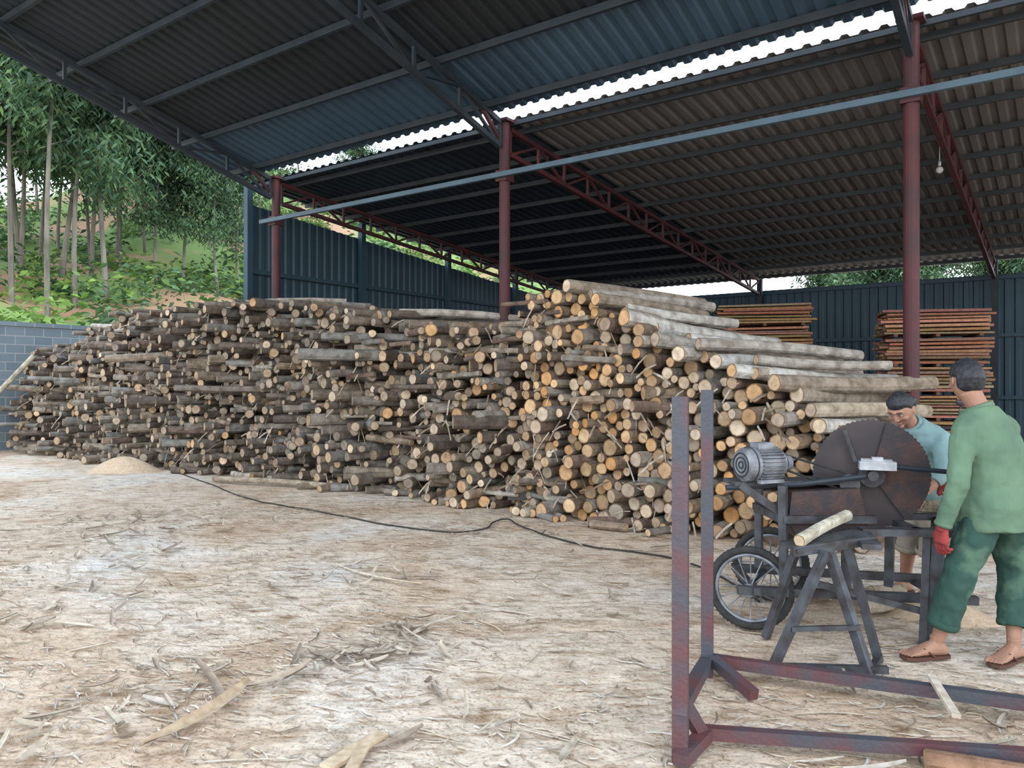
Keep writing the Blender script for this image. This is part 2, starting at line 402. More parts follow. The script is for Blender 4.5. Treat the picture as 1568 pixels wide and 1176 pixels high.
def pile():
    random.seed(3)
    prof=[(-19.1,.3),(-18.8,1.6),(-18.3,2.2),(-17,2.38),(-16,2.66),(-15.2,2.62),(-14.6,2.86),(-13.8,2.9),(-12.4,2.84),(-11.5,2.9),(-9.75,2.80),(-9.5,2.7),(-8.3,2.60),(-7.4,2.38),(-6.4,2.26),(-5.5,2.25),(-5.3,2.55),(-4.8,2.6),(-4.45,2.5),(-3.9,2.2),(-3.6,2.1),(-3.42,1.82),(-2.9,1.62),(-2.25,1.44),(-2.0,1.3),(-1.75,1.15),(-1.6,.9),(-1.4,.3)]
    px=[a for a,b in prof];pz=[b for a,b in prof]
    def top(x): return float(np.interp(x,px,pz))
    bins={};circ=[]
    def rest(x,r):
        z=r;b=int(x//.2)
        for bb in (b-1,b,b+1):
            for (xi,zi,ri) in bins.get(bb,())[-7:]:
                dx=abs(x-xi);s=r+ri
                if dx<s:
                    q=zi+math.sqrt(s*s-dx*dx)
                    if q>z:z=q
        return z
    for x0 in np.arange(-19.1,-1.4,.9):
        fails=0
        while fails<14:
            r=random.choice((U(.04,.06),U(.05,.08),U(.06,.095)))
            if x0<-5.5:r*=.93
            best=None
            for _ in range(22):
                x=x0+U(0,.9);z=rest(x,r)
                if x<-1.45 and z+r*.6<top(x) and (best is None or z<best[1]): best=(x,z)
            if best is None: fails+=1;continue
            circ.append((best[0],best[1],r));bins.setdefault(int(best[0]//.2),[]).append((best[0],best[1],r))
    seg=[U(-.2,.2) for _ in range(40)]
    def face(x,z):
        f=7.22 if x>-5.25 else 7.54
        k=(x+20)/1.15;i=int(k);t=k-i;t=t*t*(3-2*t)
        f+=(seg[i]*(1-t)+seg[i+1]*t)*(1.0 if x<-5.25 else .5)
        return f+.09*z+.16*noise.noise(Vector((x*1.3,z*1.5,0)))
    mb=MB()
    for x,z,r in circ:
        right=x>-5.3
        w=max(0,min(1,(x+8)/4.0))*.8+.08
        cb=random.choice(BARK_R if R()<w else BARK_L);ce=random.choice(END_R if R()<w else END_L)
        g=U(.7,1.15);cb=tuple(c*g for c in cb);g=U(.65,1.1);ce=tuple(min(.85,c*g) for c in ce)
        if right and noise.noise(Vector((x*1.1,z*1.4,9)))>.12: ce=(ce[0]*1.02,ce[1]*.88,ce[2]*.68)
        jit=random.gauss(0,.10) if right else random.gauss(0,.18)
        yaw=(.12+random.gauss(0,.07)) if right else random.gauss(.05,.14)
        q=R()
        if not right and q<.26: yaw=random.choice((1,-1))*U(.35,1.1);jit-=.12
        if right and q<.06: yaw=random.choice((1,-1))*U(.3,.8);jit-=.08
        d=UY*math.cos(yaw)+UX*math.sin(yaw)+Vector((0,0,random.gauss(0,.024)))
        L=U(2.2,2.6) if x<-4.2 else U(2.0,2.4)
        if z<.25:d.z=abs(d.z)*.3
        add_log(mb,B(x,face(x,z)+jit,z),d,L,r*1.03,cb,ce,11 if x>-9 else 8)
    pale=[(.40,.37,.32),(.34,.31,.27),(.47,.45,.41),(.31,.26,.21),(.37,.31,.23),(.27,.22,.17),(.43,.42,.40)]
    for x,by,z,yaw,L,r,dz in ((-4.55,7.35,2.60,.36,2.2,.075,-.02),(-4.4,7.6,2.52,.42,1.9,.07,-.03),(-4.15,7.3,2.42,.28,1.9,.07,-.05),(-4.0,7.7,2.34,.50,1.6,.065,-.06),
        (-3.78,7.25,2.20,.36,2.5,.09,-.075),(-3.6,7.6,2.10,.25,2.3,.075,-.06),(-3.45,7.3,1.96,.45,2.4,.075,-.05),(-3.3,7.8,1.98,.60,2.1,.07,-.07),(-3.15,7.2,1.80,.18,2.3,.08,-.02),
        (-3.0,7.5,1.78,.38,2.3,.07,-.03),(-2.8,7.3,1.72,.22,2.0,.075,-.02),(-2.62,7.25,1.63,.50,2.3,.07,-.03),(-2.45,7.4,1.60,.28,2.0,.06,0),(-2.2,7.2,1.51,.50,2.2,.085,-.01),(-2.05,7.4,1.40,.30,2.0,.08,-.02),
        (-1.9,7.3,1.26,.42,1.8,.07,-.02),(-1.8,7.2,1.12,.15,1.3,.07,0),(-1.68,7.15,.95,.1,1.3,.065,0),(-1.6,7.2,.75,.1,1.3,.07,0),(-1.55,7.15,.5,.1,1.3,.07,0),(-3.0,7.35,1.90,.70,1.9,.06,-.04),(-2.5,7.6,1.74,.75,1.5,.055,-.03),(-3.9,7.5,2.28,.15,2.1,.055,-.04)):
        d=UY*math.cos(yaw)+UX*math.sin(yaw)+Vector((0,0,dz+U(-.015,.01)))
        add_log(mb,B(x,by,z),d,L,r,random.choice(pale),random.choice(END_R),12,bend=.016,nr=6)
    for i in range(26):
        x=U(-18,-5.8);z=top(x)+U(-.02,.05);yaw=random.choice((U(-.9,.9),U(.5,1.3)));d=UY*math.cos(yaw)+UX*math.sin(yaw)+Vector((0,0,U(-.10,.05)))
        add_log(mb,B(x,7.8+U(-.1,.6),z),d,U(1.0,2.1),U(.035,.06),random.choice(BARK_L+BARK_R),random.choice(END_L),9,bend=.02)
    for i in range(190):
        x=-19+U(0,1)**.8*15.5;z=U(.15,max(.2,top(x)-.12));yaw=U(1.05,1.75)*random.choice((1,-1))
        d=UY*math.cos(yaw)+UX*math.sin(yaw)+Vector((0,0,random.gauss(0,.07)))
        l=U(.3,.8) ;add_log(mb,B(x,face(x,z)-.08+U(0,.08),z),d,l,U(.025,.05),random.choice(BARK_R+BARK_L),random.choice(END_L),8,nr=3)
    for i in range(42):
        x=U(-17,-3.2);r=U(.035,.06);yaw=U(-1.6,1.6);d=UY*math.cos(yaw)+UX*math.sin(yaw)
        add_log(mb,B(x,face(x,0)-.12-U(0,.2),r*.9),d,U(.3,.7),r,random.choice(BARK_L+BARK_R),random.choice(END_L+END_R),8,nr=3)
    for i in range(500):
        x=U(-18.5,-2);z=U(.1,top(x));p=B(x,face(x,z)-U(.0,.12),z);mb.col=random.choice([(.42,.35,.27),(.32,.25,.18),(.24,.18,.13),(.46,.40,.33)])
        d=(UX*U(-1,1)-UY*U(0,.8)+Vector((0,0,U(-.9,.1)))).normalized();s=d.cross(UY).normalized()*U(.004,.013);l=U(.08,.3)
        q=[p+d*l*t+Vector((0,0,-.3*l*t*t)) for t in (0,.5,1)]
        ids=[(mb.av(k+s),mb.av(k-s)) for k in q]
        for k in (0,1): mb.af((ids[k][0],ids[k][1],ids[k+1][1],ids[k+1][0]),0)
    mb.obj('log_pile',[M_bark,M_end])
pile()
random.seed(21)
mb=MB();add_log(mb,(-4.55,11.75,.05),(2.35,-1.05,0),2.5,.045,(.33,.27,.2),(.46,.36,.25),10,bend=.012,nr=6);mb.obj('loose_pole',[M_bark,M_end])
mb=MB();add_log(mb,(-11.9,16.5,.45),(1.6,-.1,1.55),2.5,.055,(.42,.38,.3),(.5,.4,.3),10);mb.obj('leaning_pole',[M_bark,M_end])
cab=[(-6.2,13.7),(-4.5,11.5),(-3.4,10.0),(-2.0,8.8),(-1.05,8.0),(-.6,7.8),(-.28,7.95),(-.2,8.3),(-.05,8.5),(.05,8.2),(.35,7.6),(.8,7.1),(1.3,6.7),(1.6,6.1),(1.7,5.3)]
def smoothpts(P,n=6):
    out=[]
    for i in range(len(P)-1):
        p0=P[max(i-1,0)];p1=P[i];p2=P[i+1];p3=P[min(i+2,len(P)-1)]
        for k in range(n):
            t=k/n;out.append(tuple(.5*((2*p1[j])+(-p0[j]+p2[j])*t+(2*p0[j]-5*p1[j]+4*p2[j]-p3[j])*t*t+(-p0[j]+3*p1[j]-3*p2[j]+p3[j])*t**3) for j in range(len(p1))))
    out.append(tuple(P[-1]));return out
mb=MB();mb.tube([(x,y,g_noise(x,y)+.003) for x,y in smoothpts(cab)],.008,6);mb.obj('power_cable',M_rubber,smooth=True)
M_saw=mat('sawdust',(.52,.39,.27),(.42,.31,.21),scale=25,rough=1,bump=.4,bscale=80)
def mound(name,x,y,r,h,mt):
    mb=MB();n=28;rings=[]
    for k in range(9):
        t=k/8;row=[]
        for j in range(n):
            th=6.2832*j/n;rr=r*(1-t)*(1+.25*noise.noise(Vector((math.cos(th)*1.5+x,math.sin(th)*1.5,t))))+.002
            row.append((x+rr*math.cos(th)*1.4,y+rr*math.sin(th)*.8,-.03+h*(math.sin(t*math.pi/2)**1.3)+.02*h*noise.noise(Vector((j,k,1)))))
        rings.append(row)
    mb.rings(rings);mb.obj(name,mt,smooth=True)
mound('sawdust_mound',-6.7,13.3,.5,.28,M_saw)
mound('sawdust_mound',2.75,5.0,.32,.14,M_saw)
# ---------------------------------------------------------------- ground debris
def strip(mb,x,y,z,yaw,l,w,curl,lift,tw=0):
    n=5;prev=None
    for k in range(n+1):
        t=k/n;ang=yaw+curl*(t-.5);c=Vector((x,y,z))+Vector((math.cos(ang),math.sin(ang),0))*l*(t-.5)+Vector((0,0,lift*t*t))
        s=Vector((-math.sin(ang),math.cos(ang),tw*math.sin(3*t)))*w*.5*(1-.5*abs(2*t-1)**3)
        ids=(mb.av(c-s+Vector((0,0,.25*w))),mb.av(c),mb.av(c+s+Vector((0,0,.25*w))))
        if prev:
            mb.af((prev[0],prev[1],ids[1],ids[0]));mb.af((prev[1],prev[2],ids[2],ids[1]))
        prev=ids
M_deb=mat('bark_shreds',(1,1,1),(.7,.66,.62),scale=20,rough=.9,vcol=True)
DC=[(.58,.50,.41),(.50,.41,.31),(.38,.29,.21),(.63,.57,.50),(.29,.22,.16),(.54,.43,.31),(.46,.42,.37)]
mb=MB();random.seed(5)
cl=[(U(-4.5,3),U(2.6,9.5)) for _ in range(70)]
for i in range(15000):
    if R()<.5:
        c=random.choice(cl);x=c[0]+random.gauss(0,.35);y=c[1]+random.gauss(0,.3)
    else:
        y=2.2+9*R()**1.2;x=U(-.75,.75)*y
    bx,by=invB(x,y)
    if by>7.3 or y<1.5: continue
    mb.col=random.choice(DC);g=U(.75,1.15);mb.col=tuple(c*g for c in mb.col)
    big=R()
    l=U(.012,.05) if big<.72 else (U(.05,.14) if big<.975 else U(.14,.36))
    strip(mb,x,y,g_noise(x,y)-.002,U(0,6.28) if R()<.4 else random.gauss(2.6,.5),l,min(U(.003,.015),l*.35),U(-.5,.5),.001,0)
mb.obj('scattered_bark_shreds',M_deb)
mb=MB()
for cx,cy,n,sp in ((-.8,4.25,34,.15),(-.62,4.6,18,.16),(-1.75,3.85,16,.2),(-1.2,5.9,12,.3),(-2.9,4.9,18,.4),(-3.2,6.2,20,.5),(.35,5.6,14,.5),(1.2,3.0,4,.2),(-3.6,7.6,30,.6),(1.0,7.3,22,.5),(2.1,3.1,14,.25),(-4.8,8.2,20,.5),(-1.9,3.2,14,.2),(-.3,3.4,10,.3)):
    for i in range(n):
        mb.col=random.choice([(.36,.30,.24),(.44,.38,.32),(.29,.23,.18),(.50,.43,.34)])
        x=cx+random.gauss(0,sp);y=cy+random.gauss(0,sp)
        strip(mb,x,y,g_noise(x,y)+U(-.002,.015),U(0,6.28),U(.08,.26),U(.012,.045),U(-.4,.4),U(0,.06),U(-.3,.3))
mb.obj('bark_peelings_heap',M_deb)
mb=MB();mb.col=(.44,.33,.22);strip(mb,-1.36,3.42,.02,1.15,.62,.065,.2,.05,.3);mb.col=(.33,.26,.2);strip(mb,-1.45,3.75,.02,2.2,.5,.05,.3,.08,.3);mb.col=(.4,.32,.24);strip(mb,-1.15,3.85,.02,.7,.35,.04,.3,.05,.3)
mb.obj('bark_slab',M_deb,smooth=True)
mb=MB();mb.col=(.54,.42,.29);mb.beam((-.72,2.98,.015),(-.55,3.26,.02),.07,.015);mb.beam((-.62,2.9,.025),(-.6,3.15,.025),.05,.012)
mb.obj('offcut_board',M_deb)
mb=MB();mb.col=(.6,.5,.38);strip(mb,-1.1,5.95,.01,-.75,1.1,.025,.2,.03,.1);mb.obj('long_bark_strip',M_deb)
# ---------------------------------------------------------------- rear board stacks
def stack(name,cx,cy,w,dp,h,yaw):
    mb=MB();z=.05;n=0
    while z<h:
        t=U(.03,.06)
        if n%7==6:
            for k in (-.4,0,.4):
                c=Vector((cx,cy,z+.03))+Vector((math.cos(yaw),math.sin(yaw),0))*k*w
                d=Vector((-math.sin(yaw),math.cos(yaw),0));mb.col=(.16,.08,.05);mb.beam(c-d*dp*.52,c+d*dp*.52,.06,.05)
            z+=.055
        g=U(.7,1.15)
        for q in range(6):
            k=w*U(.93,1.03)
            off=(q-2.5)/6*dp;dd=Vector((-math.sin(yaw),math.cos(yaw),0));mb.col=tuple(c*g*U(.7,1.15) for c in (.37,.20,.125))
            c=Vector((cx,cy,z+t/2+U(-.012,.012)))+dd*(off+U(-.03,.03))+Vector((math.cos(yaw),math.sin(yaw),0))*U(-.06,.06)
            e=Vector((math.cos(yaw),math.sin(yaw),U(-.012,.012)))*k/2
            mb.beam(c-e,c+e,dp/6*.9,t*.75)
        z+=t+.012;n+=1
    return mb.obj(name,M_deb)
stack('stacked_wood_boards',(1180-784)/1178*15.4,15.9,1.8,1.2,3.08,math.radians(-14))
stack('stacked_wood_boards',(1450-784)/1178*12.9,13.4,1.62,1.0,2.72,math.radians(-16))
# ---------------------------------------------------------------- steel rack (front)
P=lambda x,y,z:Vector((x,y,z))
rk=MB()
rk.beam(P(.67,3.06,.0),P(.67,3.06,1.45),.062,.062,up=(.3,.95,0))
rk.beam(P(1.005,3.96,.0),P(1.005,3.96,1.47),.06,.06,up=(.3,.95,0))
rk.beam(P(.66,3.03,.22),P(1.02,4.0,.07),.06,.05)
rk.beam(P(.78,3.17,.06),P(.67,3.1,.25),.05,.05);rk.beam(P(.65,2.98,.04),P(.82,3.2,.06),.06,.05)
rk.beam(P(.75,3.19,.06),P(3.1,2.80,.06),.045,.05);rk.beam(P(.98,3.98,.08),P(3.3,2.98,.08),.05,.055)
rk.beam(P(1.02,3.9,.1),P(1.14,3.62,.035),.05,.05)
rk.beam(P(2.9,2.82,.06),P(2.98,3.1,.08),.06,.06)
rk.beam(P(2.92,2.84,0),P(2.92,2.84,1.45),.06,.06);rk.beam(P(3.2,3.02,0),P(3.2,3.02,1.45),.06,.06)
M_rack=mat('rusty_painted_frame',(.065,.068,.08),(.12,.05,.052),scale=4,rough=.6,metal=.3,bump=.2,bscale=50,lo=.42,hi=.65)
rk.obj('steel_log_rack',M_rack)
# ---------------------------------------------------------------- saw machine
root=empty('circular_saw_machine')
C=P(2.20,4.72,.95);nb=Vector((-.32,-.95,0)).normalized();ub=nb.cross(Vector((0,0,1))).normalized()
if ub.x<0: ub=-ub
mb=MB();mb.disc(C,nb,lambda k:.335 if k%2==0 else .327,.006,n=140);mb.obj('saw_blade',M_blade,root)
mb=MB();mb.disc(C+nb*.03,nb,.325,.008,n=40,a0=math.radians(105) ,a1=math.radians(235));g=mb.obj('blade_guard_plate',M_rust,root)
mb=MB();mb.disc(C+nb*.05,nb,.075,.04,n=28);mb.disc(C+nb*.09,nb,.03,.1,n=16)
mb.tube([C+nb*.09-ub*.13-Vector((0,0,.05)),C+nb*.15-ub*.13-Vector((0,0,.05))],.058,22)
mb.beam(C+nb*.07-ub*.15+Vector((0,0,.27)),C+nb*.07-ub*.09+Vector((0,0,.08)),.022,.02)
mb.obj('arbor_and_pulley',M_greysteel,root)
mb=MB()
mb.box(C+nb*.14+ub*.02+Vector((0,0,.065)),.2,.09,.05,math.atan2(ub.y,ub.x));mb.tube([C+nb*.14-ub*.07+Vector((0,0,.075)),C+nb*.14+ub*.10+Vector((0,0,.07))],.033,14)
mb.box(C+nb*.14+ub*.02+Vector((0,0,.10)),.06,.05,.03,math.atan2(ub.y,ub.x))
mb.obj('bearing_housing',mat('pale_casting',(.42,.43,.45),(.25,.25,.26),scale=14,rough=.5,metal=.2),root)
mb=MB();mb.tube([C+nb*.14+ub*.1+Vector((0,0,.06)),C+nb*.1+ub*.42+Vector((0,0,.035))],.014,8)
mb.tube([P(1.28,4.6,.88),P(1.75,4.62,.90),C+nb*.17-ub*.05],.017,8)
mb.tube([P(1.36,4.6,.93),P(1.40,4.58,1.02),P(1.45,4.58,.95)],.012,6);mb.obj('swing_arm_shaft',M_steel_dark,root)
mo=P(1.50,4.62,1.02);ma=Vector((-.93,-.36,0)).normalized();mc=ma.cross(Vector((0,0,1))).normalized()
mb=MB();mb.tube([mo-ma*.13,mo-ma*.12,mo+ma*.07],[.075,.088,.088],28)
for k in range(28):
    t=6.2832*k/28;o=(mc*math.cos(t)+Vector((0,0,1))*math.sin(t));mb.beam(mo-ma*.1+o*.094,mo+ma*.06+o*.094,.005,.022,up=o)
mb.tube([mo+ma*.07,mo+ma*.075,mo+ma*.135,mo+ma*.15],[.102,.104,.10,.075],28)
mb.box(mo+Vector((0,0,.105)),.11,.08,.05,math.atan2(ma.y,ma.x))
for s in (-1,1): mb.box(mo+mc*s*.08-Vector((0,0,.095)),.17,.035,.02,math.atan2(ma.y,ma.x))
mb.tube([mo-ma*.12,mo-ma*.2],.016,10);mb.tube([mo-ma*.165,mo-ma*.2],.045,20)
mb.obj('electric_motor',M_lightmetal,root)
mb=MB()
for r_ in (.02,.045,.07): mb.torus(mo+ma*.153,ma,r_,.004,24,6)
mb.torus(mo+ma*.1,ma,.104,.004,28,6);mb.obj('motor_fan_grille',M_steel_dark,root,smooth=True)
mb=MB();pa=mo-ma*.185;pb=C+nb*.12-ub*.13-Vector((0,0,.05))
for s in (1,-1): mb.tube([pa+Vector((0,0,.045*s)),pb+Vector((0,0,.055*s))],.008,6)
mb.obj('drive_belt',M_rubber,root)
mb=MB();f=.045
q=P
mb.beam(q(1.32,4.68,.905),q(2.0,4.74,.905),.2,.025)
mb.beam(q(1.36,4.6,.9),q(1.62,4.6,.72),f);mb.beam(q(1.6,4.55,.9),q(1.62,4.58,.3),f)
mb.beam(q(1.6,4.55,.70),q(2.15,4.55,.70),f);mb.beam(q(1.6,5.05,.70),q(2.15,5.05,.70),f);mb.beam(q(1.6,4.55,.7),q(1.6,5.05,.7),f)
mb.beam(q(1.62,5.05,.9),q(1.62,5.05,.3),f)
mb.beam(q(1.35,4.6,.27),q(2.75,4.55,.22),.05);mb.beam(q(1.5,5.15,.27),q(2.75,5.05,.22),.05)
mb.beam(q(1.45,4.55,.27),q(1.5,5.2,.27),.04);mb.beam(q(2.62,4.5,.2),q(2.66,5.1,.2),.045)
mb.beam(q(2.05,4.72,.91),q(2.05,4.72,.25),.05);mb.beam(q(2.35,4.78,.6),q(2.35,4.8,.24),.05)
mb.obj('machine_frame',M_greysteel,root)
mb=MB();pts=[(1.66,.86),(2.06,.88),(2.12,.62),(1.98,.56),(1.72,.56),(1.64,.68)]
a=[mb.av((x,4.56,z)) for x,z in pts];b=[mb.av((x+.03,4.88,z)) for x,z in pts]
mb.af(a);mb.af(list(reversed(b)))
for k in range(6): mb.af((a[k],b[k],b[(k+1)%6],a[(k+1)%6]))
mb.obj('chip_guard_box',M_rust,root)
mb=MB();mb.beam(q(2.0,4.42,.655),q(2.68,4.35,.655),.09,.04);mb.beam(q(2.05,4.95,.655),q(2.72,4.9,.655),.06,.04)
mb.beam(q(2.32,4.4,.655),q(2.36,4.95,.655),.05,.04);mb.beam(q(2.64,4.36,.64),q(2.70,4.9,.64),.05,.04)
mb.beam(q(2.375,4.4,.64),q(2.36,4.42,.0),.04)
mb.beam(q(2.44,4.38,.64),q(2.40,4.44,0),.062,.062);mb.beam(q(2.70,4.9,.64),q(2.70,4.95,0),.05);mb.beam(q(1.72,4.5,.35),q(2.45,4.42,.17),.035)
mb.obj('saw_table_frame',M_greysteel,root)
mb=MB()
mb.beam(q(1.50,4.18,.615),q(1.98,4.30,.66),.16,.02,up=(0,-.1,1));mb.beam(q(1.92,4.1,.63),q(2.02,4.5,.645),.10,.03)
mb.beam(q(1.50,4.12,.60),q(1.95,4.22,.64),.03,.05)
mb.beam(q(1.68,4.12,.60),q(1.345,4.0,.0),.042);mb.beam(q(1.70,4.12,.6),q(1.83,3.93,.0),.045)
mb.beam(q(1.83,4.2,.62),q(1.98,4.15,.0),.042);mb.beam(q(1.62,4.35,.6),q(1.50,4.55,.0),.04)
mb.beam(q(1.36,4.0,.03),q(1.92,3.93,.04),.035);mb.beam(q(1.46,4.02,.22),q(1.80,3.98,.24),.025)
mb.beam(q(1.83,3.93,.02),q(1.98,4.15,.03),.035)
mb.obj('feed_table_legs',M_greysteel,root)
def wheel(c,nr,Rw,par):
    nr=Vector(nr).normalized()
    mb=MB();mb.torus(c,nr,Rw-.024,.024,56,10)
    u=nr.cross(Vector((0,0,1))).normalized();w=nr.cross(u)
    for k in range(56):
        t=6.2832*k/56;o=u*math.cos(t)+w*math.sin(t);mb.beam(Vector(c)+o*(Rw-.004)-nr*.014,Vector(c)+o*(Rw-.004)+nr*.014,.008,.01,up=o)
    mb.obj('tyre',M_rubber,par,smooth=False)
    mb=MB();mb.torus(c,nr,Rw-.055,.011,48,8,flat=1.6);mb.tube([Vector(c)-nr*.05,Vector(c)+nr*.05],.026,14);mb.tube([Vector(c)+nr*.05,Vector(c)+nr*.07],.04,14)
    for k in range(16):
        t=6.2832*k/16;o=u*math.cos(t)+w*math.sin(t);sd=.03 if k%2 else -.03
        mb.tube([Vector(c)+nr*sd+o*.025,Vector(c)+o*(Rw-.055)],.004,5)
    mb.obj('spoked_rim',M_lightmetal,par)
wheel((1.45,4.68,.26),(-.42,-.9,0),.255,root)
wheel((1.78,5.3,.26),(-.42,-.9,0),.255,root)
mb=MB();mb.tube([(1.42,4.62,.26),(1.82,5.38,.26)],.014,8);mb.obj('wheel_axle',M_steel_dark,root)
random.seed(9)
mb=MB();add_log(mb,(1.545,4.14,.655),(.40,.32,.085),.52,.034,(.50,.46,.36),(.62,.5,.34),12,bend=.02,nr=6);mb.obj('peeled_log',[M_bark,M_end])
mb=MB();add_log(mb,(1.60,2.98,.045),(.9,-.30,-.0),1.0,.045,(.28,.16,.10),(.5,.35,.22),12);mb.obj('split_log',[M_bark,M_end])
mb=MB();mb.col=(.54,.47,.38);mb.beam((1.97,3.62,.13),(1.86,3.22,.11),.035,.018);mb.obj('timber_slat',M_deb)
mb=MB();random.seed(14)
for x,y,yw,l,r in ((2.28,5.0,.3,.22,.05),(2.42,5.15,1.3,.2,.045),(2.2,5.3,2.2,.3,.05),(2.5,5.35,.2,.25,.05),(2.35,5.5,1.0,.3,.045)):
    add_log(mb,(x,y,r),(math.cos(yw),math.sin(yw),0),l,r,(.40,.34,.26),(.60,.46,.3),10,nr=3)
mb.obj('cut_log_offcuts',[M_bark,M_end])
# ---------------------------------------------------------------- motorbike (partly hidden)
mr=empty('parked_motorbike')
bx0=P(4.52,7.72,0);bd=Vector((.9,.42,0)).normalized();bn=bd.cross(Vector((0,0,1)))
M_moto=mat('motorbike_black_plastic',(.03,.03,.035),(.05,.05,.055),rough=.35)
for s in (-.6,.6):
    c=bx0+bd*s+Vector((0,0,.29));mb=MB();mb.torus(c,bn,.255,.035,40,8);mb.tube([c-bn*.05,c+bn*.05],.05,12)
    for k in range(10):
        t=6.2832*k/10;mb.tube([c,c+(bd*math.cos(t)+Vector((0,0,1))*math.sin(t))*.24],.006,4)
    mb.obj('wheel',M_rubber,mr,smooth=True)
mb=MB();h=lambda s,z:bx0+bd*s+Vector((0,0,z))
mb.tube([h(.55,.55),h(.2,.72),h(-.1,.6),h(-.35,.75),h(-.45,1.0)],[.07,.11,.09,.09,.07],10)
mb.tube([h(.7,.80),h(.35,.82),h(.05,.78)],[.06,.1,.08],10,flat=.5)
mb.tube([h(-.6,.3),h(-.45,.95),h(-.4,1.08)],.03,8);mb.ball(h(-.5,1.02),.09,.09,.08)
mb.tube([h(-.36,1.1)-bn*.33,h(-.4,1.06),h(-.36,1.1)+bn*.33],.014,8)
for s in (-1,1):
    mb.tube([h(-.37,1.1)+bn*.2*s,h(-.4,1.3)+bn*.26*s],.007,6);mb.ball(h(-.4,1.33)+bn*.27*s,.06,.025,.045)
mb.obj('bike_body',M_moto,mr,smooth=True)
# ---------------------------------------------------------------- people
def nrm(v): return Vector(v).normalized()
def remesh(o,vox,sm=6,disp=0,dsize=.1):
    m=o.modifiers.new('r','REMESH');m.mode='VOXEL';m.voxel_size=vox;m.use_smooth_shade=True
    s=o.modifiers.new('s','SMOOTH');s.iterations=sm;s.factor=.5
    if disp:
        t=bpy.data.textures.new('folds','CLOUDS');t.noise_scale=dsize;t.noise_depth=1
        d=o.modifiers.new('d','DISPLACE');d.texture=t;d.strength=disp;d.mid_level=.5;d.texture_coords='LOCAL'
        s=o.modifiers.new('s2','SMOOTH');s.iterations=1
def ell(c,ax,ay,n=20,p=2.3):
    out=[]
    for k in range(n):
        t=6.2832*k/n;x=math.cos(t);y=math.sin(t)
        x=math.copysign(abs(x)**(2/p),x);y=math.copysign(abs(y)**(2/p),y);out.append(c+ax*x+ay*y)
    return out
def torso(mb,J,inf,z0=-.08,slack=0):
    pv,ch,nk=[Vector(J[k]) for k in ('pelvis','chest','neck')]
    rh=(Vector(J['hipR'])-Vector(J['hipL']));rh.z=0;rh.normalize();rs=(Vector(J['shR'])-Vector(J['shL'])).normalized()
    axis1=(ch-pv).normalized();top=ch.lerp(nk,.62)
    spec=[(pv+axis1*z0,.14+slack,.105+slack,0),(pv,.16+slack*.9,.112+slack*.9,0),(pv.lerp(ch,.35),.145+slack*.6,.098+slack*.6,.3),(pv.lerp(ch,.7),.155,.108,.7),(ch,.168,.112,1),(ch.lerp(nk,.35),.17,.10,1),(top,.145,.08,1)]
    spec.append((nk,.07,.062,1))
    rings=[]
    for i,(c,w,d,t) in enumerate(spec):
        r=rh.lerp(rs,t).normalized();ax=(spec[min(i+1,len(spec)-1)][0]-spec[max(i-1,0)][0]).normalized();fw=ax.cross(r).normalized()
        rings.append(ell(c,r*(w+inf),fw*(d+inf)))
    mb.rings(rings)
def arm(mb,J,s,inf,end=1.0):
    a,b,c=[Vector(J[k+s]) for k in ('sh','el','wr')]
    inn=Vector(J['chest']).lerp(Vector(J['neck']),.55)
    pts=[inn.lerp(a,.3),inn.lerp(a,.8)+Vector((0,0,.004)),a-Vector((0,0,.012))+(b-a)*.06,a.lerp(b,.5),b,b.lerp(c,.35*end),b.lerp(c,end)]
    mb.tube(pts,[.05+inf,.052+inf,.053+inf,.047+inf,.038+inf,.04+inf,.028+inf],12)
    mb.ball(b,.039+inf)
def leg(mb,J,s,inf,end=1.0,flare=0):
    a,b,c=[Vector(J[k+s]) for k in ('hip','kn','an')]
    pts=[a+Vector((0,0,.06)),a,a.lerp(b,.5),b]
    rad=[.075+inf,.085+inf,.072+inf,.053+inf+flare*.3]
    for t in (.3,.6,1):
        t2=t*end;pts.append(b.lerp(c,t2));rad.append(float(np.interp(t2,[0,.3,.6,1],[.052,.054,.044,.034]))+inf+flare*t)
    mb.tube(pts,rad,14);mb.ball(b,.054+inf+flare*.2)
def hand(mb,w,d,pn,th,curl,k=1.0,inf=0):
    w=Vector(w);d=nrm(d);pn=nrm(pn);pn=(pn-d*pn.dot(d)).normalized();sd=d.cross(pn)
    if sd.dot(Vector(th))<0: sd=-sd
    rs=[ell(w+d*x*k,sd*(wd*k+inf),pn*(t*k+inf),14,2.4) for x,wd,t in ((-.02,.026,.019),(.02,.032,.017),(.06,.041,.016),(.09,.040,.014))]
    mb.rings(rs)
    for i,(off,l) in enumerate(((.031,.072),(.011,.08),(-.010,.075),(-.030,.058))):
        p=w+d*.082*k+sd*off*k;dd=d.copy();pts=[p-d*.02];cu=curl+i*.12
        for j,s in enumerate((.45,.32,.23)):
            if j==0: pts.append(p.copy())
            a=cu*(.5 if j==0 else 1.0)
            dd=(dd*math.cos(a)+(pn-dd*pn.dot(dd)).normalized()*math.sin(a)).normalized()
            p=p+dd*l*s*k*1.1;pts.append(p.copy())
        mb.tube(pts,[.0085*k+inf]*2+[.0085*k+inf,.0078*k+inf,.0062*k+inf],8);mb.ball(pts[-1],.0065*k+inf,n=8,m=6)
    p=w+d*.025*k+sd*.022*k;t1=(d*.6+sd*.75+pn*.25).normalized();t2=(d*.95+sd*.25+pn*.45).normalized()
    mb.tube([p,p+t1*.04*k,p+t1*.04*k+t2*.03*k,p+t1*.04*k+t2*.055*k],[.013*k+inf,.011*k+inf,.0095*k+inf,.007*k+inf],8)
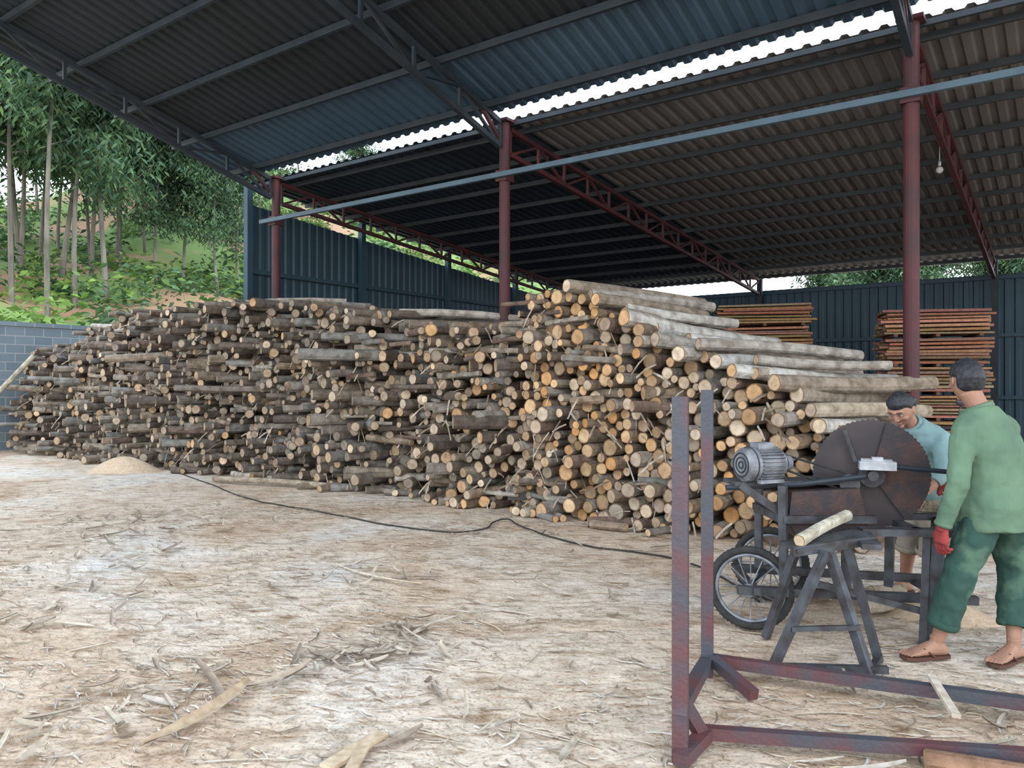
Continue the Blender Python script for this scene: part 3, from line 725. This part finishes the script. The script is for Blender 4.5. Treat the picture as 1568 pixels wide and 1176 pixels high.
def foot(mb,an,d,k=1.0):
    an=Vector(an);d=Vector((d[0],d[1],0)).normalized();s=Vector((-d.y,d.x,0));g=Vector((an.x,an.y,.022))
    U3=Vector((0,0,1))
    rs=[ell(g+d*x+U3*z,s*w,U3*h,14,2.3) for x,z,w,h in ((-.055,.02,.02,.022),(-.045,.022,.031,.03),(0,.035,.034,.045),(.05,.03,.036,.038),(.10,.018,.043,.024),(.14,.010,.046,.017),(.155,.008,.042,.013))]
    mb.rings(rs);mb.tube([an+U3*.04,an,g+U3*.03],[.036,.034,.034],10)
    for i,(o,l,r) in enumerate(((-.033,.05,.014),(-.012,.048,.0095),(.005,.042,.009),(.021,.035,.0085),(.035,.028,.008))):
        p=g+d*.145+s*o+U3*.006;mb.tube([p,p+d*l*.6+U3*.003,p+d*l-U3*.004],[r,r,r*.8],8);mb.ball(p+d*l-U3*.004,r*.8,n=8,m=6)
def headshape(p):
    x,y,z=p
    if z<0:
        t=-z/.115;x*=1-.30*t*t;y=y*(1-.10*t) if y>0 else y*(1-.42*t)
        if y>0 and t>.5:y+=.016*(t-.5)
    else:
        y=y if y>0 else y*1.05
        if y>.06:y-=(y-.06)*.25
    return Vector((x,y,z))
def make_head(J,f,M_skin,M_hair,par,hl=0.0):
    c=Vector(J['head']);f=nrm(f);r=f.cross(Vector((0,0,1))).normalized();u=r.cross(f)
    Mx=Matrix((r,f,u)).transposed()
    T=lambda x,y,z:c+Mx@Vector((x,y,z))
    mb=MB();mb.ball(c,.076,.095,.115,M=Mx,n=28,m=20,fn=headshape)
    mb.tube([T(0,.086,.022),T(0,.099,-.006),T(0,.103,-.022),T(0,.088,-.032)],[.008,.010,.012,.008],10)
    for s in (-1,1):
        mb.ball(T(s*.011,.093,-.025),.008,n=8,m=6)
        mb.torus(T(s*.079,-.008,-.005),Mx@Vector((s,.35,0)),.02,.006,18,6);mb.ball(T(s*.077,-.006,-.008),.008,.016,.024,M=Mx,n=8,m=6)
        mb.ball(T(s*.042,.060,-.02),.024,.022,.02,M=Mx)
    mb.tube([T(-.048,.072,.032),T(0,.086,.032),T(.048,.072,.032)],[.009,.010,.009],8)
    mb.tube([T(-.02,.082,-.056),T(0,.088,-.056),T(.02,.082,-.056)],[.005,.008,.005],8)
    mb.ball(T(0,.070,-.088),.022,.018,.018,M=Mx)
    nk=Vector(J['neck']);mb.tube([nk-(c-nk)*.4,nk,T(0,-.012,-.06)],[.064,.056,.054],16)
    o=mb.obj('head',M_skin,par,smooth=True);remesh(o,.0045,3)
    mb=MB()
    for s in (-1,1): mb.ball(T(s*.030,.0765,.011),.012,.010,.0075,M=Mx,n=12,m=8)
    mb.obj('eyes',mat('eye_white',(.55,.52,.48),rough=.3),par,smooth=True)
    mb=MB()
    for s in (-1,1):
        mb.ball(T(s*.030,.0835,.011),.005,n=10,m=6);mb.tube([T(s*.015,.092,.037),T(s*.032,.089,.041),T(s*.05,.077,.036)],[.002,.003,.0015],6)
        mb.tube([T(s*.018,.082,.018),T(s*.030,.086,.020),T(s*.044,.078,.016)],.0018,5)
    mb.obj('irises_and_brows',M_hair,par,smooth=True)
    mb=MB();mb.tube([T(-.022,.083,-.053),T(0,.095,-.051),T(.022,.083,-.053)],[.002,.004,.002],8);mb.tube([T(-.018,.083,-.059),T(0,.094,-.060),T(.018,.083,-.059)],[.002,.005,.002],8)
    mb.obj('lips',mat('lips',(.30,.12,.10)),par,smooth=True)
    def hf(p):
        q=headshape(p);n=q.normalized()
        t=max(0,min(1,(.055-p.y)/.12));t=t*t*(3-2*t)
        line=(.058+hl)*(1-t)+(-.062)*t
        if abs(p.x)>.045 and p.y>-.035:
            line=max(line,.018)
        k=(p.z-line)/.016;k=max(-1,min(1,k))
        off=.004+.009*k if k>0 else .004+.012*k
        if k>.5: off+=.0035*noise.noise(Vector((q.x*160,q.y*160,q.z*60)))
        return q+n*off
    mb=MB();mb.ball(c,.076,.095,.115,M=Mx,n=72,m=56,fn=hf);mb.obj('hair',M_hair,par,smooth=True)
def bake_person(name,J,heads,skin,shirt,pants,hair,hem=.72,shirt_sleeve=.97,hands=(),gloves=None,feet=(),sandals=None,pinf=.022,flare=.02):
    root=empty(name)
    mb=MB();torso(mb,J,0)
    for s in 'LR':
        arm(mb,J,s,0);leg(mb,J,s,0)
    nk=Vector(J['neck']);hc=Vector(J['head'])
    mb.tube([nk-(hc-nk)*.5,nk,nk.lerp(hc,.6)],[.06,.052,.05],14)
    o=mb.obj('body',skin,root,smooth=True);remesh(o,.010,5)
    mb=MB()
    for s,d in feet: foot(mb,J['an'+s],d)
    o=mb.obj('feet',skin,root,smooth=True);remesh(o,.0045,2)
    make_head(J,heads,skin,hair,root)
    mb=MB();torso(mb,J,.024,z0=-.13,slack=.045)
    for s in 'LR': arm(mb,J,s,.017,shirt_sleeve)
    o=mb.obj('shirt',shirt,root,smooth=True);remesh(o,.009,4,.024,.09)
    ax=(hc-nk).normalized()
    mb=MB();mb.torus(nk+ax*.0,ax,.066,.012,28,8,flat=1.8);mb.obj('shirt_collar',shirt,root,smooth=True)
    mb=MB()
    for s in 'LR':
        b=Vector(J['el'+s]);w=Vector(J['wr'+s]);mb.torus(b.lerp(w,shirt_sleeve-.03),w-b,.041,.006,20,6,flat=2.2)
    mb.obj('shirt_cuffs',shirt,root,smooth=True)
    mb=MB()
    pv=Vector(J['pelvis']);rh=(Vector(J['hipR'])-Vector(J['hipL']));rh.z=0;rh.normalize();fw=Vector((0,0,1)).cross(rh)
    mb.rings([ell(pv+Vector((0,0,z)),rh*w,fw*d) for z,w,d in ((-.12,.12,.10),(-.06,.16,.12),(.02,.165,.12),(.08,.15,.105))])
    for s in 'LR': leg(mb,J,s,pinf,hem,flare)
    o=mb.obj('trousers',pants,root,smooth=True);remesh(o,.009,4,.026,.08)
    mb=MB()
    for s in 'LR':
        b=Vector(J['kn'+s]);w=Vector(J['an'+s]);r0=float(np.interp(hem,[0,.3,.6,1],[.052,.054,.044,.034]))+pinf+flare
        mb.torus(b.lerp(w,hem-.05),w-b,r0-.005,.008,26,8,flat=2.6)
    mb.obj('rolled_trouser_cuffs',pants,root,smooth=True)
    for s,d,pn,th,cu in hands:
        mb=MB();g=gloves and s in gloves
        hand(mb,J['wr'+s],d,pn,th,cu,1.0,.0025 if g else 0)
        if g: mb.tube([Vector(J['wr'+s])-nrm(d)*.05,Vector(J['wr'+s])+nrm(d)*.02],.033,14)
        o=mb.obj('hand_'+s,M_glove if g else skin,root,smooth=True);remesh(o,.004,2)
    if sandals:
        mb=MB()
        for s,d in feet:
            an=Vector(J['an'+s]);d=Vector((d[0],d[1],0)).normalized();sd=Vector((-d.y,d.x,0));g=Vector((an.x,an.y,.008))
            out=[(-.075,.0),(-.06,.032),(0,.036),(.08,.044),(.15,.05),(.195,.035),(.205,0)]
            poly=[g+d*x+sd*w for x,w in out]+[g+d*x-sd*w for x,w in reversed(out[1:-1])]
            a=[mb.av(p+Vector((0,0,.009))) for p in poly];b=[mb.av(p-Vector((0,0,.008))) for p in poly]
            mb.af(list(reversed(a)));mb.af(b)
            for k in range(len(a)): mb.af((a[k],a[(k+1)%len(a)],b[(k+1)%len(a)],b[k]))
            t=g+d*.145+Vector((0,0,.03))
            for q_ in (1,-1): mb.tube([t,g+d*.09+sd*.03*q_+Vector((0,0,.05)),g+d*.04+sd*.043*q_+Vector((0,0,.01))],.006,6)
        mb.obj('flip_flops',sandals,root)
    return root
M_skin=mat('tan_skin',(.33,.18,.12),(.27,.14,.095),scale=6,rough=.6)
M_hair=mat('black_hair',(.012,.012,.015),(.03,.03,.035),scale=60,rough=.55)
M_shirt1=mat('sage_green_cotton',(.115,.185,.115),(.08,.135,.09),scale=5,rough=.9,bump=.4,bscale=14)
M_pants1=mat('green_work_trousers',(.026,.062,.048),(.07,.125,.085),scale=7,rough=.9,bump=.5,bscale=12,lo=.5,hi=.64)
M_shirt2=mat('pale_blue_cotton',(.20,.30,.29),(.15,.23,.235),scale=5,rough=.9,bump=.4,bscale=14)
M_pants2=mat('khaki_shorts',(.30,.26,.20),(.24,.20,.155),scale=5,rough=.9,bump=.4)
M_glove=mat('red_glove',(.30,.045,.04),(.18,.03,.03),scale=20,rough=.9)
M_sand=mat('brown_rubber_sandal',(.10,.045,.03),rough=.7)
J1=dict(pelvis=(2.63,4.2,.84),chest=(2.62,4.21,1.14),neck=(2.575,4.24,1.365),head=(2.525,4.275,1.518),
 shL=(2.44,4.15,1.27),shR=(2.78,4.33,1.27),elL=(2.36,4.07,.98),wrL=(2.305,4.12,.735),elR=(2.90,4.52,1.03),wrR=(2.74,4.68,.90),
 hipL=(2.545,4.15,.80),hipR=(2.715,4.25,.80),knL=(2.41,4.16,.455),anL=(2.33,4.22,.085),knR=(2.79,4.27,.455),anR=(2.72,4.17,.085))
bake_person('sawmill_worker',J1,(.05,.99,-.14),M_skin,M_shirt1,M_pants1,M_hair,hem=.75,
 hands=(('L',(-.05,.03,-1),(.9,.3,0),(-.3,.9,0),.35),('R',(-.8,.5,-.2),(0,0,-1),(-.5,-.8,0),.5)),gloves='LR',
 feet=(('L',(-.95,-.1)),('R',(-.85,-.45))),sandals=M_sand,flare=.018,pinf=.024)
J2=dict(pelvis=(2.92,5.38,.80),chest=(2.80,5.30,1.06),neck=(2.70,5.22,1.23),head=(2.605,5.15,1.33),
 shL=(2.87,5.14,1.15),shR=(2.68,5.43,1.15),elL=(2.80,4.98,.93),wrL=(2.62,4.90,.80),elR=(2.52,5.36,.95),wrR=(2.40,5.18,.80),
 hipL=(2.95,5.30,.78),hipR=(2.87,5.45,.78),knL=(2.86,5.24,.42),anL=(2.88,5.32,.085),knR=(2.80,5.42,.42),anR=(2.82,5.52,.085))
bake_person('sawmill_worker',J2,(-.66,-.50,-.62),M_skin,M_shirt2,M_pants2,M_hair,hem=.25,shirt_sleeve=.5,
 hands=(('L',(-.8,-.1,-.4),(0,.2,-1),(-.3,-.8,0),.6),('R',(-.7,-.4,-.4),(0,.2,-1),(.5,-.7,0),.6)),gloves='',
 feet=(('L',(-.8,-.5)),('R',(-.85,-.3))),sandals=M_sand,flare=.02)
mb=MB();random.seed(31);add_log(mb,(2.72,4.84,.72),(-.75,.35,.0),.6,.04,(.40,.34,.26),(.60,.46,.3),10);mb.obj('log_being_sawn',[M_bark,M_end])
# ---------------------------------------------------------------- light
w=bpy.data.worlds.new('overcast_sky');bpy.context.scene.world=w;w.use_nodes=True;N=w.node_tree.nodes;L=w.node_tree.links
tc=N.new('ShaderNodeTexCoord');sx=N.new('ShaderNodeSeparateXYZ');L.new(tc.outputs['Generated'],sx.inputs[0])
cr=N.new('ShaderNodeValToRGB');cr.color_ramp.elements[0].position=0;cr.color_ramp.elements[0].color=(.93,.97,1,1)
cr.color_ramp.elements[1].position=.8;cr.color_ramp.elements[1].color=(.60,.78,1.0,1)
L.new(sx.outputs['Z'],cr.inputs[0]);L.new(cr.outputs[0],N['Background'].inputs[0]);N['Background'].inputs[1].default_value=3.7
sd=bpy.data.lights.new('sun','SUN');sd.energy=2.2;sd.angle=math.radians(80);sd.color=(1,.97,.94)
so=bpy.data.objects.new('sun',sd);bpy.context.scene.collection.objects.link(so);so.rotation_euler=(math.radians(52),0,math.radians(18))
cd=bpy.data.cameras.new('camera');cd.sensor_width=36;cd.lens=1178/1568*36;co=bpy.data.objects.new('camera',cd)
bpy.context.scene.collection.objects.link(co);co.location=(0,0,1.5);co.rotation_euler=(math.radians(90),0,0);bpy.context.scene.camera=co
cd.clip_end=300
vs=bpy.context.scene.view_settings
vs.view_transform='Standard'
